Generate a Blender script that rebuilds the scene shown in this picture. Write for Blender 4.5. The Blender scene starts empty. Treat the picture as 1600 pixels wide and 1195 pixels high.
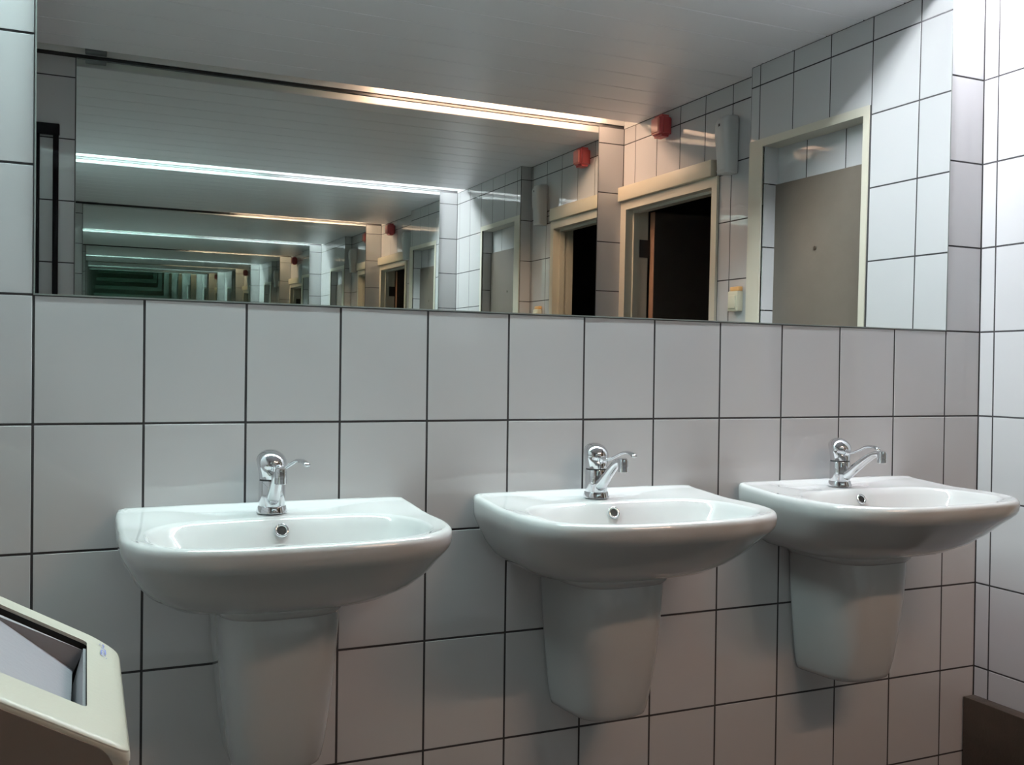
import bpy, bmesh, math, random
from mathutils import Vector, Matrix
random.seed(7)
sc = bpy.context.scene
COL = sc.collection

# ------------------------------------------------------------------ camera
F_PX, YAW, PITCH, ROLL = 1503.233, 0.41642, -0.0106, 0.01284
CAM = Vector((0.09431, -2.06878, 0.11232))
fw = Vector((math.sin(YAW) * math.cos(PITCH), math.cos(YAW) * math.cos(PITCH), math.sin(PITCH)))
r0 = Vector((math.cos(YAW), -math.sin(YAW), 0))
u0 = r0.cross(fw)
rt = math.cos(ROLL) * r0 + math.sin(ROLL) * u0
up = math.cos(ROLL) * u0 - math.sin(ROLL) * r0
cd = bpy.data.cameras.new('camera')
cd.sensor_width = 36.0
cd.lens = F_PX / 1600 * 36.0
cd.clip_start = 0.01
cam = bpy.data.objects.new('camera', cd)
COL.objects.link(cam)
cam.matrix_world = Matrix(((rt.x, up.x, -fw.x, CAM.x), (rt.y, up.y, -fw.y, CAM.y), (rt.z, up.z, -fw.z, CAM.z), (0, 0, 0, 1)))
sc.camera = cam

# ------------------------------------------------------------------ world, light, exposure
w = bpy.data.worlds.new('world')
sc.world = w
w.use_nodes = True
w.node_tree.nodes['Background'].inputs[0].default_value = (0.01, 0.011, 0.013, 1)
w.node_tree.nodes['Background'].inputs[1].default_value = 0.3
sc.view_settings.view_transform = 'Standard'
sc.view_settings.look = 'None'
sc.view_settings.gamma = 1.0
sc.view_settings.use_curve_mapping = False
sc.view_settings.exposure = 0.0
cy = sc.cycles
cy.max_bounces = 28
cy.glossy_bounces = 26
cy.diffuse_bounces = 5
cy.transmission_bounces = 4
cy.sample_clamp_indirect = 6.0
cy.blur_glossy = 0.1
cy.use_denoising = True
# strengths of the tubes (colour, strength): front slot left / right, back slot right
TUBE_COOL = ((0.76, 1.0, 0.98), 385.0)
TUBE_WHITE = ((0.94, 0.94, 1.0), 350.0)
TUBE_WARM = ((1.0, 0.62, 0.42), 158.0)

# ------------------------------------------------------------------ constants
D = 2.2509            # front wall surface y=0, back wall surface y=-D
XR = 2.537            # right wall, built-out part
XR2 = 2.610           # right wall, set-back part
YSTEP = -1.12
XL = -0.34            # left wall
ZF = -1.10            # floor
ZC = 1.333            # ceiling
ZTOP = 1.50
G = 0.0048            # joint width

# ------------------------------------------------------------------ materials
def mat(name, col, rough=0.5, metal=0.0, spec=0.5, coat=0.0):
    m = bpy.data.materials.new(name)
    m.use_nodes = True
    b = m.node_tree.nodes['Principled BSDF']
    b.inputs['Base Color'].default_value = (*col, 1)
    b.inputs['Roughness'].default_value = rough
    b.inputs['Metallic'].default_value = metal
    b.inputs['Specular IOR Level'].default_value = spec
    b.inputs['Coat Weight'].default_value = coat
    return m

def nd(m, t):
    return m.node_tree.nodes.new(t)

def ln(m, a, ao, b, bi):
    m.node_tree.links.new(a.outputs[ao], b.inputs[bi])

def noise_bump(m, scale, dist, detail=1.0, rnd=True, rough_var=None, col_var=None):
    b = m.node_tree.nodes['Principled BSDF']
    tc = nd(m, 'ShaderNodeTexCoord')
    n = nd(m, 'ShaderNodeTexNoise')
    n.inputs['Scale'].default_value = scale
    n.inputs['Detail'].default_value = detail
    if rnd:
        oi = nd(m, 'ShaderNodeObjectInfo')
        mul = nd(m, 'ShaderNodeMath'); mul.operation = 'MULTIPLY'; mul.inputs[1].default_value = 60.0
        ln(m, oi, 'Random', mul, 0)
        add = nd(m, 'ShaderNodeVectorMath'); add.operation = 'ADD'
        ln(m, tc, 'Object', add, 0); ln(m, mul, 0, add, 1)
        ln(m, add, 0, n, 'Vector')
    else:
        ln(m, tc, 'Object', n, 'Vector')
    bp = nd(m, 'ShaderNodeBump')
    bp.inputs['Strength'].default_value = 1.0
    bp.inputs['Distance'].default_value = dist
    ln(m, n, 'Fac', bp, 'Height')
    ln(m, bp, 'Normal', b, 'Normal')
    if col_var:
        mx = nd(m, 'ShaderNodeMix'); mx.data_type = 'RGBA'
        c = b.inputs['Base Color'].default_value
        mx.inputs[6].default_value = (*[v * (1 - col_var) for v in c[:3]], 1)
        mx.inputs[7].default_value = (*[min(1, v * (1 + col_var)) for v in c[:3]], 1)
        n2 = nd(m, 'ShaderNodeTexNoise'); n2.inputs['Scale'].default_value = 14.0; n2.inputs['Detail'].default_value = 5
        ln(m, tc, 'Object', n2, 'Vector')
        ln(m, n2, 'Fac', mx, 0)
        m.node_tree.links.new(mx.outputs[2], b.inputs['Base Color'])
    return m

M = {}
M['tile'] = noise_bump(mat('tile_glaze', (0.485, 0.481, 0.490), 0.03, spec=0.7), 9.0, 0.0007, 0.5)
M['grout'] = noise_bump(mat('grout', (0.045, 0.043, 0.045), 0.9, spec=0.2), 300, 0.0004, 2, False, col_var=0.25)
M['mirror'] = mat('mirror_silver', (0.83, 0.872, 0.852), 0.0, 1.0)
M['mirror_edge'] = mat('mirror_edge', (0.20, 0.22, 0.21), 0.25)
M['ceramic'] = mat('ceramic', (0.43, 0.434, 0.434), 0.055, coat=0.3)
M['chrome'] = mat('chrome', (0.72, 0.73, 0.75), 0.05, 1.0)
M['dark_metal'] = mat('dark_gap', (0.02, 0.02, 0.022), 0.4)
M['hole'] = mat('hole_black', (0.004, 0.004, 0.004), 0.7)
M['plank'] = noise_bump(mat('pvc_plank', (0.82, 0.80, 0.84), 0.32), 3.0, 0.0004, 1)  # lavender tint puts the lamp bloom on the ceiling into the colour
M['slab'] = mat('ceiling_slab', (0.30, 0.30, 0.30), 0.8)
M['slot'] = mat('slot_white', (0.80, 0.80, 0.79), 0.5)
M['rail'] = mat('dark_rail', (0.02, 0.022, 0.024), 0.45)
M['cream'] = noise_bump(mat('cream_paint', (0.52, 0.49, 0.41), 0.33), 30, 0.0003, 2)
M['cream_header'] = noise_bump(mat('header_paint', (0.54, 0.50, 0.40), 0.4), 30, 0.0003, 2)
M['brown'] = noise_bump(mat('brown_door', (0.115, 0.096, 0.078), 0.45), 60, 0.0003, 3, False, col_var=0.12)
M['leaf'] = noise_bump(mat('wood_edge', (0.36, 0.20, 0.13), 0.5), 20, 0.0003, 3, False, col_var=0.15)
M['leaf_dark'] = mat('door_leaf_paint', (0.05, 0.04, 0.035), 0.5)
M['plinth'] = noise_bump(mat('plinth_stone', (0.045, 0.032, 0.022), 0.42), 120, 0.0006, 4, False, col_var=0.5)
M['floor'] = noise_bump(mat('floor_quarry', (0.035, 0.022, 0.017), 0.5), 80, 0.0006, 4, False, col_var=0.3)
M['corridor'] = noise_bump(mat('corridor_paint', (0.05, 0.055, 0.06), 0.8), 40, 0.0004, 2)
M['white_plastic'] = noise_bump(mat('white_plastic', (0.50, 0.51, 0.51), 0.35), 60, 0.0002, 2)
M['switch'] = noise_bump(mat('switch_plastic', (0.62, 0.60, 0.47), 0.3), 60, 0.0002, 2)
M['amber_glint'] = mat('switch_glint', (0.75, 0.42, 0.16), 0.3)
M['red'] = noise_bump(mat('red_plastic', (0.44, 0.065, 0.07), 0.35), 60, 0.0002, 2)
M['red_lens'] = mat('red_lens', (0.80, 0.30, 0.26), 0.15)
M['black'] = noise_bump(mat('black_paint', (0.004, 0.004, 0.007), 0.5, spec=0.15), 60, 0.0002, 2)
M['bin_cream'] = noise_bump(mat('bin_cream', (0.37, 0.36, 0.305), 0.4), 160, 0.0003, 2, False)
M['bin_brown'] = noise_bump(mat('bin_brown', (0.115, 0.085, 0.065), 0.5), 120, 0.0004, 3, False, col_var=0.15)
M['bin_grey'] = noise_bump(mat('bin_grey', (0.20, 0.195, 0.21), 0.4), 120, 0.0003, 2, False)
M['bin_flap'] = noise_bump(mat('bin_flap', (0.25, 0.245, 0.27), 0.35), 120, 0.0003, 2, False)
M['ink'] = mat('blue_ink', (0.10, 0.11, 0.30), 0.5)
M['tube_off'] = mat('tube_glass_off', (0.62, 0.62, 0.60), 0.15)

def emit(name, col, s):
    m = bpy.data.materials.new(name)
    m.use_nodes = True
    b = m.node_tree.nodes['Principled BSDF']
    b.inputs['Base Color'].default_value = (0.8, 0.8, 0.8, 1)
    b.inputs['Emission Color'].default_value = (*col, 1)
    b.inputs['Emission Strength'].default_value = s
    return m
M['tube_cool'] = emit('tube_cool', *TUBE_COOL)
M['tube_white'] = emit('tube_white', *TUBE_WHITE)
M['tube_warm'] = emit('tube_warm', *TUBE_WARM)

# left wall: only its light reaches the picture
def wall_tile_material():
    m = mat('wall_tile_far', (0.5, 0.5, 0.5), 0.12)
    b = m.node_tree.nodes['Principled BSDF']
    tc = nd(m, 'ShaderNodeTexCoord')
    mp = nd(m, 'ShaderNodeMapping'); mp.inputs['Rotation'].default_value = (math.radians(90), 0, math.radians(90))
    br = nd(m, 'ShaderNodeTexBrick')
    br.offset = 0.0
    br.inputs['Color1'].default_value = (0.43, 0.427, 0.435, 1)
    br.inputs['Color2'].default_value = (0.42, 0.42, 0.43, 1)
    br.inputs['Mortar'].default_value = (0.045, 0.043, 0.045, 1)
    br.inputs['Scale'].default_value = 1.0
    br.inputs['Mortar Size'].default_value = 0.0024
    br.inputs['Brick Width'].default_value = 0.2
    br.inputs['Row Height'].default_value = 0.25
    ln(m, tc, 'Object', mp, 'Vector'); ln(m, mp, 'Vector', br, 'Vector')
    ln(m, br, 'Color', b, 'Base Color')
    return m
M['wall_far'] = wall_tile_material()

# ------------------------------------------------------------------ helpers
def link(name, me, material=None, parent=None):
    o = bpy.data.objects.new(name, me)
    COL.objects.link(o)
    if material is not None and len(me.materials) == 0:
        me.materials.append(M[material])
    if parent is not None:
        o.parent = parent
    return o

def bm_mesh(bm, name, smooth=False, angle=None):
    bmesh.ops.recalc_face_normals(bm, faces=bm.faces)
    me = bpy.data.meshes.new(name)
    bm.to_mesh(me); bm.free()
    if smooth:
        for p in me.polygons:
            p.use_smooth = True
        if angle is not None:
            me.set_sharp_from_angle(angle=math.radians(angle))
    return me

def add_box(bm, x0, x1, y0, y1, z0, z1):
    r = bmesh.ops.create_cube(bm, size=1.0)
    bmesh.ops.scale(bm, vec=(abs(x1 - x0), abs(y1 - y0), abs(z1 - z0)), verts=r['verts'])
    bmesh.ops.translate(bm, vec=((x0 + x1) / 2, (y0 + y1) / 2, (z0 + z1) / 2), verts=r['verts'])
    return r['verts']

def box(name, b, material, parent=None, bevel=0.0, seg=2):
    bm = bmesh.new()
    add_box(bm, *b)
    if bevel:
        bmesh.ops.bevel(bm, geom=bm.edges[:], offset=bevel, segments=seg, affect='EDGES', profile=0.5)
    return link(name, bm_mesh(bm, name, bevel > 0, 40), material, parent)

def boxes(name, bl, material, parent=None):
    bm = bmesh.new()
    for b in bl:
        add_box(bm, *b)
    return link(name, bm_mesh(bm, name), material, parent)

def tag(o, label, cat, group=None):
    o['label'] = label; o['category'] = cat
    if group:
        o['group'] = group
    return o

def struct(o):
    o['kind'] = 'structure'
    return o

def thing(name, label, cat, loc=(0, 0, 0), rz=0.0, group=None):
    o = bpy.data.objects.new(name, None)
    o.empty_display_size = 0.05
    COL.objects.link(o)
    o.location = loc
    o.rotation_euler = (0, 0, rz)
    return tag(o, label, cat, group)

def loft(rings, cap0=True, cap1=True):
    bm = bmesh.new()
    vr = [[bm.verts.new(p) for p in ring] for ring in rings]
    n = len(rings[0])
    for a, b in zip(vr, vr[1:]):
        for i in range(n):
            bm.faces.new((a[i], a[(i + 1) % n], b[(i + 1) % n], b[i]))
    if cap0:
        bm.faces.new(vr[0][::-1])
    if cap1:
        bm.faces.new(vr[-1])
    return bm

def tube_rings(path, radii, n=16, flat=1.0):
    """circular (or flattened) rings along a 3D path"""
    path = [Vector(p) for p in path]
    rings = []
    for i, p in enumerate(path):
        t = (path[min(i + 1, len(path) - 1)] - path[max(i - 1, 0)]).normalized()
        s = t.cross(Vector((0, 0, 1)))
        if s.length < 1e-4:
            s = Vector((1, 0, 0))
        s.normalize()
        v = s.cross(t).normalized()
        r = radii[i]
        rings.append([p + s * (math.cos(a) * r) + v * (math.sin(a) * r * flat) for a in [2 * math.pi * k / n for k in range(n)]])
    return rings

def lathe(profile, n=32, axis_xy=(0, 0)):
    return loft([[(axis_xy[0] + r * math.cos(2 * math.pi * k / n), axis_xy[1] + r * math.sin(2 * math.pi * k / n), z) for k in range(n)] for r, z in profile])

def bez(pts, n=14):
    """Catmull-Rom through points"""
    P = [Vector(p) for p in pts]
    P = [P[0] * 2 - P[1]] + P + [P[-1] * 2 - P[-2]]
    out = []
    for i in range(1, len(P) - 2):
        for k in range(n):
            t = k / n
            a, b, c, d = P[i - 1], P[i], P[i + 1], P[i + 2]
            out.append(0.5 * ((2 * b) + (c - a) * t + (2 * a - 5 * b + 4 * c - d) * t * t + (3 * b - a - 3 * c + d) * t ** 3))
    out.append(P[-2])
    return out

# ------------------------------------------------------------------ tiles
_tc = {}
def tile_mesh(a, b):
    """tile in local XY (a wide, b high), front towards +Z, origin at its centre on the wall surface"""
    key = (round(a, 4), round(b, 4))
    if key in _tc:
        return _tc[key]
    c, t = 0.0006, 0.006
    hx, hy = a / 2, b / 2
    v = [(-hx, -hy, -t), (hx, -hy, -t), (hx, hy, -t), (-hx, hy, -t),
         (-hx, -hy, -c), (hx, -hy, -c), (hx, hy, -c), (-hx, hy, -c),
         (-hx + c, -hy + c, 0), (hx - c, -hy + c, 0), (hx - c, hy - c, 0), (-hx + c, hy - c, 0)]
    f = [(3, 2, 1, 0), (0, 1, 5, 4), (1, 2, 6, 5), (2, 3, 7, 6), (3, 0, 4, 7), (4, 5, 9, 8), (5, 6, 10, 9), (6, 7, 11, 10), (7, 4, 8, 11), (8, 9, 10, 11)]
    me = bpy.data.meshes.new('tile')
    me.from_pydata(v, [], f)
    me.materials.append(M['tile'])
    _tc[key] = me
    return me

def lay(wall, origin, ux, us, zs, holes=(), tilt=0.0022):
    """lay tiles on a wall: surface point = origin + ux*u + z; us, zs joint positions; normal = ux x z"""
    ux = Vector(ux); uz = Vector((0, 0, 1)); n = ux.cross(uz)
    for u0_, u1_ in zip(us, us[1:]):
        for z0, z1 in zip(zs, zs[1:]):
            rects = [(u0_, u1_, z0, z1)]
            for (a0, a1, b0, b1) in holes:
                new = []
                for (p0, p1, q0, q1) in rects:
                    if p1 <= a0 + 1e-5 or p0 >= a1 - 1e-5 or q1 <= b0 + 1e-5 or q0 >= b1 - 1e-5:
                        new.append((p0, p1, q0, q1)); continue
                    if q0 < b0: new.append((p0, p1, q0, b0))
                    if q1 > b1: new.append((p0, p1, b1, q1))
                    qq0, qq1 = max(q0, b0), min(q1, b1)
                    if p0 < a0: new.append((p0, a0, qq0, qq1))
                    if p1 > a1: new.append((a1, p1, qq0, qq1))
                rects = new
            for (p0, p1, q0, q1) in rects:
                a, b = p1 - p0 - G, q1 - q0 - G
                if a < 0.008 or b < 0.008:
                    continue
                o = bpy.data.objects.new('tile', tile_mesh(a, b))
                COL.objects.link(o)
                c = Vector(origin) + ux * ((p0 + p1) / 2) + uz * ((q0 + q1) / 2)
                tx, ty = random.uniform(-tilt, tilt), random.uniform(-tilt, tilt)
                mw = Matrix((( ux.x, uz.x, n.x, c.x), (ux.y, uz.y, n.y, c.y), (ux.z, uz.z, n.z, c.z), (0, 0, 0, 1)))
                o.parent = wall
                o.matrix_local = mw @ Matrix.Rotation(tx, 4, 'X') @ Matrix.Rotation(ty, 4, 'Y')

ROWS = [ZF] + [-1.0 + 0.25 * k for k in range(10)] + [ZC]
GR = 0.0007           # joint recess

# front wall
wf = struct(boxes('wall_front', [(XL, XR2 + 0.1, GR, 0.12, ZF, ZTOP)], 'grout'))
lay(wf, (0, 0, 0), (1, 0, 0), [XL, -0.2] + [0.2 * k for k in range(13)] + [XR], ROWS, holes=[(0.0, 2.4, 0.25, 2.0)])
# back wall
wb = struct(boxes('wall_back', [(XL, XR2 + 0.1, -D - 0.12, -D - GR, ZF, ZTOP)], 'grout'))
BL, BR = 0.0457, 2.4612
bu = [BR - 0.2 * k for k in range(12, -1, -1)]
us = [-XR2, -BR] + [-BR + 0.2013 * k for k in range(1, 12)] + [-BL] + [-BL + 0.2, -XL]
lay(wb, (0, -D, 0), (-1, 0, 0), us, ROWS, holes=[(-BR, -BL, 0.25, 2.0)])
# right wall: built-out part with the niche, set-back part with the doorway
N0, N1, NZ = -0.498, -1.038, 1.009     # niche opening
DO0, DO1, DOZ = -1.462, -2.200, 0.915  # doorway opening
XB = XR2 + 0.12
wr = struct(boxes('wall_right', [
    (XR + GR, XB, -0.0, N0, ZF, ZTOP),
    (XR + GR, XB, N0, N1, NZ, ZTOP),
    (XR + GR, XB, N1, YSTEP, ZF, ZTOP),
    (XR2 + GR, XB, N0, N1, ZF, NZ),
    (XR2 + GR, XB, YSTEP, DO0, ZF, ZTOP),
    (XR2 + GR, XB, DO0, DO1, DOZ, ZTOP),
    (XR2 + GR, XB, DO1, -D, ZF, ZTOP)], 'grout'))
# local u runs along -y so that the normal points to -x
lay(wr, (XR, 0, 0), (0, -1, 0), [0, 0.05, 0.2575, 0.4645, 0.668, 0.868, 1.066, -YSTEP], ROWS, holes=[(0.474, 2.0, -2, 1.031)])
lay(wr, (XR2, 0, 0), (0, -1, 0), [-YSTEP, 1.14, 1.34, 1.539, 1.738, 1.938, 2.138, D], ROWS, holes=[(1.424, D, -2, 0.957), (1.446, D, 0.957, 1.03)])
lay(wr, (XR2, 0, 0), (0, -1, 0), [-N0, 0.66, 0.868, -N1], [0.70, 0.75, NZ])
lay(wr, (0, N1, 0), (1, 0, 0), [XR + 0.004, XR2], [ZF, -0.895, -0.645, -0.394, -0.144, 0.106, 0.356, 0.606, 0.856, NZ])
lay(wr, (0, N0, 0), (-1, 0, 0), [-XR2, -XR - 0.004], [ZF, -0.895, -0.645, -0.394, -0.144, 0.106, 0.356, 0.606, 0.856, NZ])
lay(wr, (0, YSTEP, 0), (-1, 0, 0), [-XR2, -XR - 0.001], ROWS)
wl = struct(boxes('wall_left', [(XL - 0.1, XL, -D - 0.12, 0.12, ZF, ZTOP)], 'wall_far'))
fl = struct(boxes('floor', [(XL - 0.1, XB + 2.2, -D - 0.12, 0.12, ZF - 0.08, ZF)], 'floor'))

# skirting along the right wall
pl = struct(box('baseboard_right', (XR - 0.045, XR, -0.003, -0.47, ZF, -0.836), 'plinth', None, 0.002))

# ceiling: planks running along the room, slots for the tubes at both mirror walls
YE_F, YE_B = -0.165, -2.115
ce = struct(boxes('ceiling', [(XL, XR2 + 0.1, YE_B + 0.004, YE_F - 0.004, ZC + 0.010, ZC + 0.02),
                              (XL - 0.1, XB, -D - 0.12, 0.12, ZTOP, ZTOP + 0.08)], 'slab'))
edges = [YE_B] + [-1.968 + 0.182 * k for k in range(10)] + [YE_F]
for a, b in zip(edges, edges[1:]):
    if b - a < 0.03:
        continue
    bm = bmesh.new()
    add_box(bm, XL, XR2 - 0.0, a + 0.0016, b - 0.0016, ZC, ZC + 0.010)
    bmesh.ops.bevel(bm, geom=[e for e in bm.edges if all(v.co.z < ZC + 0.005 for v in e.verts)], offset=0.0025, segments=1, affect='EDGES')
    link('plank', bm_mesh(bm, 'plank'), 'plank', ce)
# slot housings (white lined)
struct(boxes('trim_1', [(XL, XR2, YE_F - 0.012, YE_F - 0.002, ZC + 0.002, ZTOP), (XL, XR2, YE_F - 0.012, 0.0, 1.43, 1.44),
                        (XL, XR2, -0.006, 0.0015, ZC + 0.014, 1.44),
                        (XR - 0.002, XR + 0.001, YE_F, 0.0, ZC, 1.44)], 'slot'))
struct(boxes('trim_2', [(XL, XR2, YE_B + 0.002, YE_B + 0.012, ZC + 0.002, ZTOP), (XL, XR2, -D, YE_B + 0.012, 1.43, 1.44),
                        (XL, XR2, -D - 0.0015, -D + 0.006, ZC + 0.014, 1.44),
                        (XR2 - 0.002, XR2 + 0.001, -D, YE_B, ZC, 1.44)], 'slot'))

# ------------------------------------------------------------------ mirrors
AX_F, AX_B = -0.0076, -0.0003
def mirror(name, label, x0, x1, z0, z1, y, sgn, lean, yawl=0.0):
    t = thing(name, label, 'mirror', ((x0 + x1) / 2, y, z0))
    nx, nz = 48, 24
    hw = (x1 - x0) / 2
    bm = bmesh.new()
    gv = []
    for j in range(nz + 1):
        row = []
        for i in range(nx + 1):
            x = -hw + 2 * hw * i / nx
            z = (z1 - z0) * j / nz
            row.append(bm.verts.new((x, -sgn * 0.0006 + lean * z + yawl * x, z)))
        gv.append(row)
    for j in range(nz):
        for i in range(nx):
            bm.faces.new((gv[j][i], gv[j][i + 1], gv[j + 1][i + 1], gv[j + 1][i]))
    me = bpy.data.meshes.new('glass')
    bm.to_mesh(me); bm.free()
    for p in me.polygons:
        p.use_smooth = True
    g = link('silvered_glass', me, 'mirror', t)
    # ground edges
    e = 0.0028
    fr = []
    bm = bmesh.new()
    for (a0, a1, c0, c1) in ((-hw - e, -hw, 0.0, z1 - z0), (hw, hw + e, 0.0, z1 - z0), (-hw - e, hw + e, -e, -0.0001)):
        vs = add_box(bm, a0, a1, -sgn * 0.0010, sgn * 0.002, c0, c1)
        for v in vs:
            v.co.y += lean * max(0, v.co.z)
    link('ground_edge', bm_mesh(bm, 'edge'), 'mirror_edge', t)
    # black holding rail at the top
    box('top_rail', (-hw, hw, -sgn * 0.009 + lean * (z1 - z0), sgn * 0.002, z1 - z0, z1 - z0 + 0.009), 'rail', t)
    return t
mirror('wall_mirror', 'long wall mirror above the three washbasins', 0.0025, 2.3975, 0.2525, 1.330, 0.0, 1, AX_F)
mirror('wall_mirror', 'long wall mirror seen reflected, facing the washbasin mirror', BL + 0.0025, BR - 0.0025, 0.2525, 1.330, -D, -1, -AX_B, 0.001)

# ------------------------------------------------------------------ tube lights in the slots
def tube_light(label, x0, x1, y, tube, z=1.386):
    t = thing('tube_light', label, 'light', (x0, y, z))
    L = x1 - x0
    n = 14
    r = 0.013
    def ring(x, rr):
        return [(x, rr * math.cos(2 * math.pi * k / n), rr * math.sin(2 * math.pi * k / n)) for k in range(n)]
    link('tube', bm_mesh(loft([ring(0.03, r), ring(L - 0.03, r)]), 'tube', True, 40), tube, t)
    for a, b in ((0.012, 0.03), (L - 0.03, L - 0.012)):
        link('end_cap', bm_mesh(loft([ring(a, r * 1.02), ring(b, r * 1.02)]), 'end_cap', True, 40), 'chrome', t)
    for a in (0.0, L - 0.012):
        box('lamp_holder', (a, a + 0.012, -0.018, 0.018, -0.016, 0.044), 'white_plastic', t, 0.002)
    box('batten', (0.0, L, -0.022, 0.022, 0.022, 0.044), 'white_plastic', t, 0.003)
    return t
tube_light('lit bluish tube lamp in the slot over the washbasin mirror, bin end', -0.31, 1.20, -0.108, 'tube_cool')
tube_light('lit white tube lamp in the slot over the washbasin mirror, doorway end', 1.22, 2.50, -0.108, 'tube_white')
tube_light('lit warm tube lamp in the slot over the opposite mirror', 1.26, 2.50, -D + 0.058, 'tube_warm')
tl = tube_light('dead unlit tube lamp in the slot over the opposite mirror', 0.06, 1.22, -D + 0.058, 'tube_off')
box('ballast', (0.02, 0.10, -0.03, 0.05, -0.045, 0.02), 'dark_metal', tl, 0.003)

# ------------------------------------------------------------------ niche frame and brown door
tr3 = struct(boxes('trim_3', [(XR - 0.004, XR + 0.03, -0.471, N0, ZF, 1.034), (XR - 0.004, XR2, N0, N1, NZ - 0.006, 1.034),
                              (XR - 0.004, XR + 0.03, N1, YSTEP + 0.0, ZF, 1.034)], 'cream'))
d2 = struct(box('door_2', (XR2 - 0.012, XR2 + 0.0, N0 - 0.003, N1 + 0.004, ZF + 0.01, 0.857), 'brown', None, 0.0015))
bm = lathe([(0.008, 0), (0.008, 0.003), (0.006, 0.004)], 20)
bmesh.ops.rotate(bm, matrix=Matrix.Rotation(-math.pi / 2, 3, 'Y'), verts=bm.verts)
bmesh.ops.translate(bm, vec=(XR2 - 0.012, -0.795, 0.583), verts=bm.verts)
link('lock', bm_mesh(bm, 'lock', True, 40), 'plinth', d2)

# ------------------------------------------------------------------ doorway with open door
d1 = struct(boxes('door_1', [(XR2 - 0.012, XB, -1.425, DO0 - 0.002, ZF, 0.957), (XR2 - 0.012, XB + 0.002, DO1 + 0.002, -D, ZF, 0.957),
                             (XR2 - 0.012, XB, DO0 - 0.002, DO1 + 0.002, DOZ - 0.002, 0.957)], 'cream'))
boxes('stop_bead', [(XR2 + 0.03, XR2 + 0.06, DO0 - 0.001, DO0 - 0.014, ZF, DOZ - 0.016), (XR2 + 0.03, XR2 + 0.06, DO1 + 0.014, DO1 + 0.001, ZF, DOZ - 0.016),
                    (XR2 + 0.03, XR2 + 0.06, DO0 - 0.001, DO1 + 0.001, DOZ - 0.0155, DOZ - 0.001)], 'cream', d1)
box('header_board', (XR2 - 0.032, XR2, -1.446, -D + 0.001, 0.958, 1.03), 'cream_header', d1, 0.003)
for z in (0.72, -0.85):
    h = box('hinge', (XR2 + 0.065, XB + 0.004, DO1 + 0.014, DO1 + 0.018, z - 0.045, z + 0.045), 'dark_metal', d1)
lf = box('door_leaf', (XB + 0.012, XB + 0.74, DO1 + 0.012, DO1 + 0.052, ZF + 0.01, DOZ - 0.008), 'leaf_dark', d1)
box('leaf_edge', (XB + 0.008, XB + 0.012, DO1 + 0.012, DO1 + 0.052, ZF + 0.01, DOZ - 0.008), 'leaf', d1)
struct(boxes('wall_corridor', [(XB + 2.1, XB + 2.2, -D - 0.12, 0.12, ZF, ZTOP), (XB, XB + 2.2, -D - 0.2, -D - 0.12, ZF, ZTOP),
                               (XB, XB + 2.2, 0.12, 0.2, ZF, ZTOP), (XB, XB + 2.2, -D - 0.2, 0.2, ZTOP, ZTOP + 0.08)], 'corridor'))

# ------------------------------------------------------------------ things on the right wall
si = thing('alarm_sounder', 'red alarm sounder on the tiled wall above the dark doorway', 'alarm', (XR2, -1.848, 1.256))
bm = bmesh.new()
add_box(bm, -0.066, 0.0, -0.047, 0.047, -0.051, 0.051)
bmesh.ops.bevel(bm, geom=bm.edges[:], offset=0.014, segments=3, affect='EDGES')
link('housing', bm_mesh(bm, 'housing', True, 40), 'red', si)
bm = bmesh.new()
add_box(bm, -0.073, -0.06, -0.034, 0.034, -0.038, 0.038)
bmesh.ops.bevel(bm, geom=bm.edges[:], offset=0.006, segments=2, affect='EDGES')
link('lens', bm_mesh(bm, 'lens', True, 40), 'red_lens', si)['label'] = 'pale pink lens'

fr = thing('air_freshener', 'white air freshener dispenser on the tiled wall beside the doorway', 'dispenser', (XR2, -1.325, 0.955))
def rr(hw, dep, z, n=40):
    out = []
    for k in range(n):
        a = 2 * math.pi * k / n
        cx_, sy_ = math.cos(a), math.sin(a)
        ex = 2 / 4.0
        out.append((-dep / 2 + dep / 2 * math.copysign(abs(cx_) ** ex, cx_), hw * math.copysign(abs(sy_) ** ex, sy_), z))
    return out
link('housing', bm_mesh(loft([rr(0.036, 0.055, 0.0), rr(0.041, 0.066, 0.006), rr(0.042, 0.070, 0.07), rr(0.044, 0.080, 0.15), rr(0.044, 0.080, 0.20), rr(0.040, 0.068, 0.226), rr(0.030, 0.050, 0.234)]), 'housing', True, 50), 'white_plastic', fr)
link('base_lip', bm_mesh(loft([rr(0.040, 0.064, -0.008), rr(0.042, 0.068, 0.006)]), 'base_lip', True, 50), 'white_plastic', fr)
box('nozzle', (-0.080, -0.072, -0.008, 0.008, 0.185, 0.200), 'dark_metal', fr, 0.002)

sw = thing('light_switch', 'cream light switch on the tiled wall between the two doors', 'switch', (XR2, -1.272, 0.362))
box('body', (-0.030, 0.0, -0.034, 0.034, 0.0, 0.085), 'switch', sw, 0.005)
box('rocker', (-0.036, -0.028, -0.024, 0.024, 0.012, 0.066), 'switch', sw, 0.003)
box('warm_glint', (-0.022, 0.0, -0.030, 0.030, 0.086, 0.104), 'amber_glint', sw, 0.003)  # amber block paints a warm lamp reflection on top of the switch

# black frame on the back wall beside the opposite mirror
bf = thing('black_frame', 'narrow black tube frame on the tiled wall beside the opposite mirror', 'frame', (-0.062, -D, -0.45))
for a, b in ((-0.045, -0.022), (0.026, 0.047)):
    box('upright', (a, b, 0.0, 0.026, 0.0, 1.47), 'black', bf, 0.003)
box('crossbar', (-0.045, 0.050, 0.0, 0.030, 1.458, 1.502), 'black', bf, 0.004)

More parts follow.
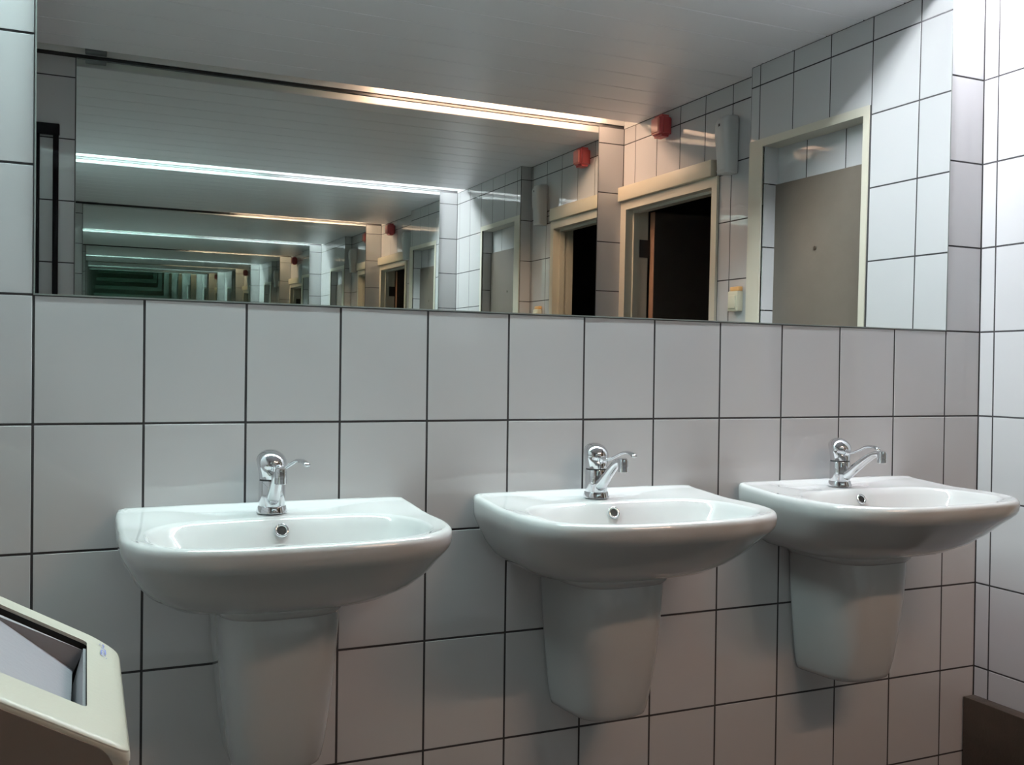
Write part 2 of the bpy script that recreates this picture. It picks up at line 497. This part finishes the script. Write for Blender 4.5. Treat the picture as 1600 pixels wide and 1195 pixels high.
# ------------------------------------------------------------------ washbasins
def sring(hw, yb, yf, z, nf=2.7, nb=12.0, ym=None, n=144):
    """closed outline: boxy towards the wall (yb), rounded towards the room (yf)"""
    if ym is None:
        ym = yb + (yf - yb) * 0.46
    out = []
    for k in range(n):
        a = 2 * math.pi * k / n
        c, s = math.cos(a), math.sin(a)
        e = nf if s < 0 else nb
        # radial form keeps the points evenly spread
        q = (abs(c) ** e + abs(s) ** e) ** (-1 / e)
        x = hw * c * q
        dep = (ym - yf) if s < 0 else (yb - ym)
        out.append(Vector((x, ym + dep * s * q, z)))
    return out

RIM = 0.0   # local z of the rim deck; the empty sits at the rim, on the wall
def basin_mesh():
    Y0 = -0.001
    R = [sring(0.02, Y0 - 0.06, -0.12, -0.167, 2.2, 2.2),
         sring(0.10, Y0, -0.205, -0.1655, 2.5, 6),
         sring(0.165, Y0, -0.262, -0.160, 2.6, 8),
         sring(0.215, Y0, -0.315, -0.146, 2.7, 10),
         sring(0.249, Y0, -0.360, -0.122, 2.8, 12),
         sring(0.272, Y0, -0.402, -0.092, 2.9, 14),
         sring(0.286, Y0, -0.436, -0.064, 2.9, 16),
         sring(0.294, Y0, -0.459, -0.046, 3.0, 18),
         sring(0.2985, Y0, -0.471, -0.035, 3.0, 18),
         sring(0.3005, Y0, -0.4755, -0.025, 3.0, 18),
         sring(0.3008, Y0, -0.4765, -0.013, 3.0, 18),
         sring(0.2993, Y0, -0.4745, -0.005, 3.0, 18),
         sring(0.2955, Y0 - 0.001, -0.4705, -0.001, 3.0, 18)]
    o = sring(0.290, Y0 - 0.004, -0.465, 0.0005, 3.0, 18)
    i = sring(0.258, -0.118, -0.436, -0.003, 3.1, 2.6, ym=-0.27)
    R.append(o)
    for k in range(1, 14):
        t = k / 14
        R.append([a.lerp(b, t) for a, b in zip(o, i)])
    R.append(i)
    R += [sring(0.253, -0.124, -0.431, -0.008, 3.1, 2.6, ym=-0.27),
          sring(0.246, -0.134, -0.424, -0.020, 3.0, 2.6, ym=-0.27),
          sring(0.228, -0.148, -0.405, -0.050, 2.8, 2.5, ym=-0.27),
          sring(0.195, -0.165, -0.382, -0.080, 2.4, 2.4, ym=-0.268),
          sring(0.150, -0.190, -0.345, -0.105, 2.3, 2.3, ym=-0.265),
          sring(0.080, -0.225, -0.300, -0.120, 2.1, 2.1, ym=-0.26),
          sring(0.022, -0.243, -0.277, -0.124, 2, 2, ym=-0.26)]
    # raised back edge with two shallow steps on the deck
    def ss(a, b, t):
        t = max(0, min(1, (t - a) / (b - a))); return t * t * (3 - 2 * t)
    for ring in R[10:29]:
        for p in ring:
            kx = ss(0.10, 0.24, abs(p.x))
            p.z += (1 - kx) * (0.004 * ss(-0.032, -0.026, p.y) + 0.004 * ss(-0.018, -0.012, p.y) + 0.005 * ss(-0.035, -0.0, p.y)) + kx * (0.0105 * ss(-0.20, 0.0, p.y) + 0.0025 * ss(-0.032, -0.026, p.y))
    return bm_mesh(loft(R), 'bowl', True, 60)
BM_ = basin_mesh(); BM_.materials.append(M['ceramic'])

def pedestal_mesh():
    R = []
    for hw, yf, z in ((0.118, -0.232, -0.135), (0.119, -0.233, -0.20), (0.114, -0.228, -0.28), (0.105, -0.218, -0.37), (0.096, -0.207, -0.44), (0.090, -0.199, -0.473), (0.086, -0.194, -0.484), (0.078, -0.185, -0.489)):
        R.append([Vector((p.x, p.y, p.z)) for p in sring(hw, -0.001, yf, z, 3.4, 20, ym=-0.09, n=96)])
    # bottom drops slightly towards the wall as in the photograph
    for ring in R[-4:]:
        for p in ring:
            p.z -= 0.012 * (1 + p.y / 0.2)
    return bm_mesh(loft(R), 'siphon_cover', True, 60)
PM_ = pedestal_mesh(); PM_.materials.append(M['ceramic'])

def collar_mesh():
    R = [sring(0.122, -0.001, -0.238, -0.150, 3.4, 20, ym=-0.09, n=96), sring(0.126, -0.001, -0.243, -0.160, 3.4, 20, ym=-0.09, n=96),
         sring(0.126, -0.001, -0.243, -0.172, 3.4, 20, ym=-0.09, n=96), sring(0.121, -0.001, -0.237, -0.180, 3.4, 20, ym=-0.09, n=96)]
    return bm_mesh(loft(R), 'collar', True, 60)
CM_ = collar_mesh(); CM_.materials.append(M['ceramic'])

def ring_mesh(r1, r2, n=32, m=10):
    bm = bmesh.new()
    vs = []
    for i in range(n):
        a = 2 * math.pi * i / n
        vs.append([bm.verts.new(((r1 + r2 * math.cos(2 * math.pi * j / m)) * math.cos(a), (r1 + r2 * math.cos(2 * math.pi * j / m)) * math.sin(a), r2 * math.sin(2 * math.pi * j / m))) for j in range(m)])
    for i in range(n):
        for j in range(m):
            bm.faces.new((vs[i][j], vs[(i + 1) % n][j], vs[(i + 1) % n][(j + 1) % m], vs[i][(j + 1) % m]))
    return bm_mesh(bm, 'ring', True)
OR_ = ring_mesh(0.0118, 0.0031); OR_.materials.append(M['chrome'])
OH_ = bm_mesh(lathe([(0.0085, -0.004), (0.0085, 0.0012)], 28), 'hole'); OH_.materials.append(M['hole'])
DR_ = bm_mesh(lathe([(0.024, 0.0), (0.023, 0.003), (0.014, 0.004)], 28), 'drain', True, 40); DR_.materials.append(M['chrome'])

ZB = -0.181
CENT = (0.447, 1.204, 1.947)
BLAB = ('white washbasin beside the cream waste bin, its tap lever swung aside',
        'middle washbasin of the three, between the two other white basins',
        'white washbasin next to the tiled corner with the brown skirting')
TLAB = ('chrome mixer tap on the washbasin beside the waste bin',
        'chrome mixer tap on the middle washbasin',
        'chrome mixer tap on the washbasin next to the tiled corner')
for x, lab in zip(CENT, BLAB):
    t = thing('washbasin', lab, 'washbasin', (x, 0, ZB), 0, 'washbasins under the mirror')
    link('bowl', BM_, None, t)
    p = link('siphon_cover', PM_, None, t)
    link('collar', CM_, None, p)
    rg = link('overflow_ring', OR_, None, t)
    rg.location = (0.004, -0.1405, -0.027)
    rg.rotation_euler = (math.radians(64), 0, 0)
    link('overflow_hole', OH_, None, rg)
    dr = link('drain', DR_, None, t)
    dr.location = (0, -0.26, -0.1255)

# ------------------------------------------------------------------ taps
def tap(lab, x, spout_deg, lever_deg):
    t = thing('mixer_tap', lab, 'tap', (x, -0.068, ZB + 0.0004), 0, 'mixer taps on the washbasins')
    link('base_ring', bm_mesh(lathe([(0.0312, 0.0), (0.0310, 0.004), (0.0284, 0.0125), (0.0262, 0.014)], 36), 'base_ring', True, 35), 'chrome', t)
    link('body', bm_mesh(lathe([(0.0262, 0.012), (0.0266, 0.03), (0.0264, 0.064), (0.0258, 0.0655)], 36), 'body', True, 35), 'chrome', t)
    link('groove', bm_mesh(lathe([(0.0250, 0.064), (0.0250, 0.0695)], 32), 'groove'), 'dark_metal', t)
    # tilting head: skewed dome, leaning back with a slanted front face
    rings = []
    n = 40
    ta = math.radians(33)
    cz, cyy = 0.1015, 0.003
    ct, st = math.cos(ta), math.sin(ta)
    def hring(r, yc, zc, tilt):
        return [(r * math.cos(2 * math.pi * k / n), yc + r * math.sin(2 * math.pi * k / n) * math.cos(tilt), zc + r * math.sin(2 * math.pi * k / n) * math.sin(tilt)) for k in range(n)]
    rings += [hring(0.0258, 0, 0.069, 0), hring(0.0262, 0.0, 0.077, math.radians(4)), hring(0.0282, 0.0012, 0.088, math.radians(16)), hring(0.0304, 0.0025, 0.0965, math.radians(27))]
    for r, d in ((0.0312, 0.000), (0.0306, 0.005), (0.0285, 0.0105), (0.0245, 0.0160), (0.0185, 0.0205), (0.0110, 0.0235), (0.0040, 0.0248)):
        rings.append(hring(r, cyy - d * st, cz + d * ct, ta))
    head = link('lever_head', bm_mesh(loft(rings), 'lever_head', True, 50), 'chrome', t)
    head.rotation_euler = (0, 0, math.radians(lever_deg))
    lv = bez([(0, -0.016, 0.098), (0, -0.040, 0.092), (0, -0.066, 0.100), (0, -0.096, 0.112), (0, -0.120, 0.113), (0, -0.140, 0.106)], 6)
    nn = len(lv)
    rad = [0.0085 - 0.003 * min(1, i / (nn * 0.3)) + 0.0035 * max(0, (i / nn - 0.45)) for i in range(nn)]
    rad[-1] *= 0.5
    link('lever', bm_mesh(loft(tube_rings(lv, rad, 14, 0.62)), 'lever', True, 60), 'chrome', head)
    sp = bez([(0, -0.004, 0.022), (0, -0.030, 0.036), (0, -0.064, 0.063), (0, -0.094, 0.085), (0, -0.114, 0.094), (0, -0.129, 0.0945)], 6)
    nn = len(sp)
    rad = [0.0150 - 0.0065 * min(1, i / (nn * 0.75)) for i in range(nn)]
    so = link('spout', bm_mesh(loft(tube_rings(sp, rad, 18, 1.0)), 'spout', True, 60), 'chrome', t)
    so.rotation_euler = (0, 0, math.radians(spout_deg))
    link('aerator', bm_mesh(lathe([(0.0070, 0.1035), (0.0105, 0.1015), (0.0118, 0.097), (0.0118, 0.084), (0.0112, 0.0835), (0.0112, 0.082), (0.0118, 0.0815), (0.0118, 0.073), (0.0100, 0.072)], 28, (0, -0.131)), 'aerator', True, 35), 'chrome', so)
for x, lab, a, b in zip(CENT, TLAB, (-3, -2, 8), (19, 10, 0)):
    tap(lab, x - 0.003, a, b)

# ------------------------------------------------------------------ waste bin
bn = thing('waste_bin', 'cream and brown waste bin with slanted opening beside the washbasins', 'bin', (-0.06, -0.974, ZF))
bn_o = Vector((-0.06, -0.974, ZF))
SL = 0.575                                # slope of the lid towards the basins
X1, X0 = 0.133, -0.25
Y1, Y0 = -0.797, -1.150
def lid_z(x):
    return -0.2215 + (0.118 - x) * SL
# body: rounded prism with slanted top
def rrect(x0, x1, y0, y1, r, n=8, rf=None):
    rf = r if rf is None else rf          # radius of the corners on the room side
    out = []
    for cx_, cy_, a0, q in ((x1 - r, y1 - r, 0, r), (x0 + r, y1 - r, 90, r), (x0 + rf, y0 + rf, 180, rf), (x1 - rf, y0 + rf, 270, rf)):
        for k in range(n + 1):
            a = math.radians(a0 + 90 * k / n)
            out.append((cx_ + q * math.cos(a), cy_ + q * math.sin(a)))
    return out
def lidpt(x, y, dz):
    # lid surface with a rounded roll-over at the low edge
    return Vector((x, y, lid_z(x) + dz)) - bn_o
out0 = rrect(X0 + 0.001, X1 - 0.001, Y0 + 0.001, Y1 - 0.001, 0.033, rf=0.011)
base = [Vector((x, y, ZF + 0.002)) - bn_o for x, y in out0]
topb = [lidpt(x, y, -0.003) for x, y in out0]
link('body', bm_mesh(loft([base, topb], True, False), 'body', True, 40), 'bin_cream', bn)
# brown front panel with a rounded upper corner, proud of the cream body
pf = [(X0 + 0.014, ZF + 0.03), (X1 - 0.013, ZF + 0.03)]
for k in range(9):
    a = math.radians(90 * k / 8 - 0)
    pf.append((X1 - 0.029 + 0.016 * math.cos(a), lid_z(X1 - 0.029) - 0.028 + 0.020 * math.sin(a) - 0.575 * 0.016 * math.cos(a)))
pf.append((X0 + 0.014, lid_z(X0 + 0.014) - 0.008))
bmp = bmesh.new()
fa = [bmp.verts.new(Vector((x, Y0 + 0.003, z)) - bn_o) for x, z in pf]
fb = [bmp.verts.new(Vector((x, Y0 - 0.002, z)) - bn_o) for x, z in pf]
bmp.faces.new(fa); bmp.faces.new(fb[::-1])
for k in range(len(fa)):
    bmp.faces.new((fa[k], fb[k], fb[(k + 1) % len(fa)], fa[(k + 1) % len(fa)]))
link('front_panel', bm_mesh(bmp, 'front_panel'), 'bin_brown', bn)['label'] = 'brown front panel'
# lid frame: rounded outer rim and a rectangular opening
OX0, OX1, OY0, OY1 = -0.17, 0.0970, -1.083, -0.846
oo = rrect(X0, X1, Y0, Y1, 0.034, rf=0.012)
def shrink(d):
    return rrect(X0 + d, X1 - d, Y0 + d, Y1 - d, 0.034 - d * 0.6, rf=0.012 - d * 0.4)
inn = rrect(OX0, OX1, OY0, OY1, 0.006)
R = [[lidpt(x, y, -0.012) for x, y in oo], [lidpt(x, y, -0.0065) for x, y in oo], [lidpt(x, y, -0.0025) for x, y in shrink(0.002)], [lidpt(x, y, 0.0) for x, y in shrink(0.009)]]
R.append([lidpt(x, y, 0.001) for x, y in inn])
R.append([lidpt(x, y, -0.003) for x, y in inn])
R.append([lidpt(x, y, -0.0035) for x, y in rrect(OX0 - 0.004, OX1 + 0.004, OY0 - 0.004, OY1 + 0.004, 0.006)])
R.append(R[0])
bm = loft(R[:-1], False, False)
link('lid', bm_mesh(bm, 'lid', True, 50), 'bin_cream', bn)
# chute below the opening: back, side and front walls and the swing flap, black sheets painting the shade in the gaps
def quad(name, pts, material, th=0.003):
    bm = bmesh.new()
    P = [Vector(p) - bn_o for p in pts]
    nrm = (P[1] - P[0]).cross(P[2] - P[0]).normalized()
    a = [bm.verts.new(p) for p in P]
    b = [bm.verts.new(p - nrm * th) for p in P]
    k = len(P)
    bm.faces.new(a); bm.faces.new(b[::-1])
    for i in range(k):
        bm.faces.new((a[i], b[i], b[(i + 1) % k], a[(i + 1) % k]))
    return link(name, bm_mesh(bm, name), material, bn)
def fz(x):                                # swing flap, steeper than the lid
    return -0.238 + (0.0795 - x) * 0.86
HX = -0.028
def LZ(x, y, d):
    return (x, y, lid_z(x) - d)
yb = OY1 - 0.009
quad('chute_back', [LZ(HX, OY1 - 0.003, 0.010), LZ(OX1 - 0.004, OY1 - 0.003, 0.010), (0.081, yb, fz(0.081) - 0.004), (HX, yb, fz(HX) - 0.004)], 'bin_grey')
quad('chute_side', [LZ(OX1 - 0.001, OY1 - 0.014, 0.004), LZ(OX1 - 0.001, OY0 - 0.01, 0.004), (0.085, OY0 - 0.01, fz(0.085) - 0.01), (0.085, yb - 0.010, fz(0.085) - 0.01)], 'bin_grey')
quad('flap', [(HX, yb - 0.001, fz(HX)), (0.080, yb - 0.001, fz(0.080)), (0.080, OY0 - 0.01, fz(0.080)), (HX, OY0 - 0.01, fz(HX))], 'bin_flap')
quad('chute_gap_shade', [LZ(HX, OY1 + 0.003, 0.0036), LZ(0.100, OY1 + 0.003, 0.0036), (0.100, OY1 + 0.004, fz(0.1) - 0.06), (HX, OY1 + 0.004, fz(HX) - 0.06)], 'hole', 0.001)  # black sheet painting the shade in the gap behind the chute
quad('bin_shadow_sheet', [(HX, OY1, fz(HX) - 0.03), (0.104, OY1, fz(0.104) - 0.03), (0.104, OY0 - 0.02, fz(0.104) - 0.03), (HX, OY0 - 0.02, fz(HX) - 0.03)], 'hole', 0.001).name = 'flap_shade_sheet'  # black sheet added as painted shade below the flap
# small blue printed mark on the lid, running along the low edge
bm = bmesh.new()
def stroke(p, wd=0.0014):
    pts = [Vector((0.1135 + a * 0.0013, -0.832 - b * 0.0033, lid_z(0.1135 + a * 0.0013) + 0.0022)) - bn_o for a, b in p]
    for q in loft_flat(pts, wd):
        bm.faces.new([bm.verts.new(v) for v in q])
def loft_flat(pts, wd):
    out = []
    for a, b in zip(pts, pts[1:]):
        s = (b - a).cross(Vector((0, 0, 1))).normalized() * wd / 2
        out.append((a - s, b - s, b + s, a + s))
    return out
for s in ([(-2.2, 2), (-1.4, 0.4), (0.4, 0.0), (1.4, 2), (1.0, 4)], [(-1, 5), (2, 6)], [(-0.6, 8), (2.2, 9)], [(2.2, 6), (2.6, 12)], [(-1.2, 11), (2.4, 12)], [(-0.8, 8), (-1.2, 13.5)], [(-1.2, 13.5), (2.2, 14.6)], [(2.6, 16.2), (3.4, 16.4)]):
    stroke(s)
link('printed_mark', bm_mesh(bm, 'printed_mark'), 'ink', bn)['label'] = 'small blue printed mark'
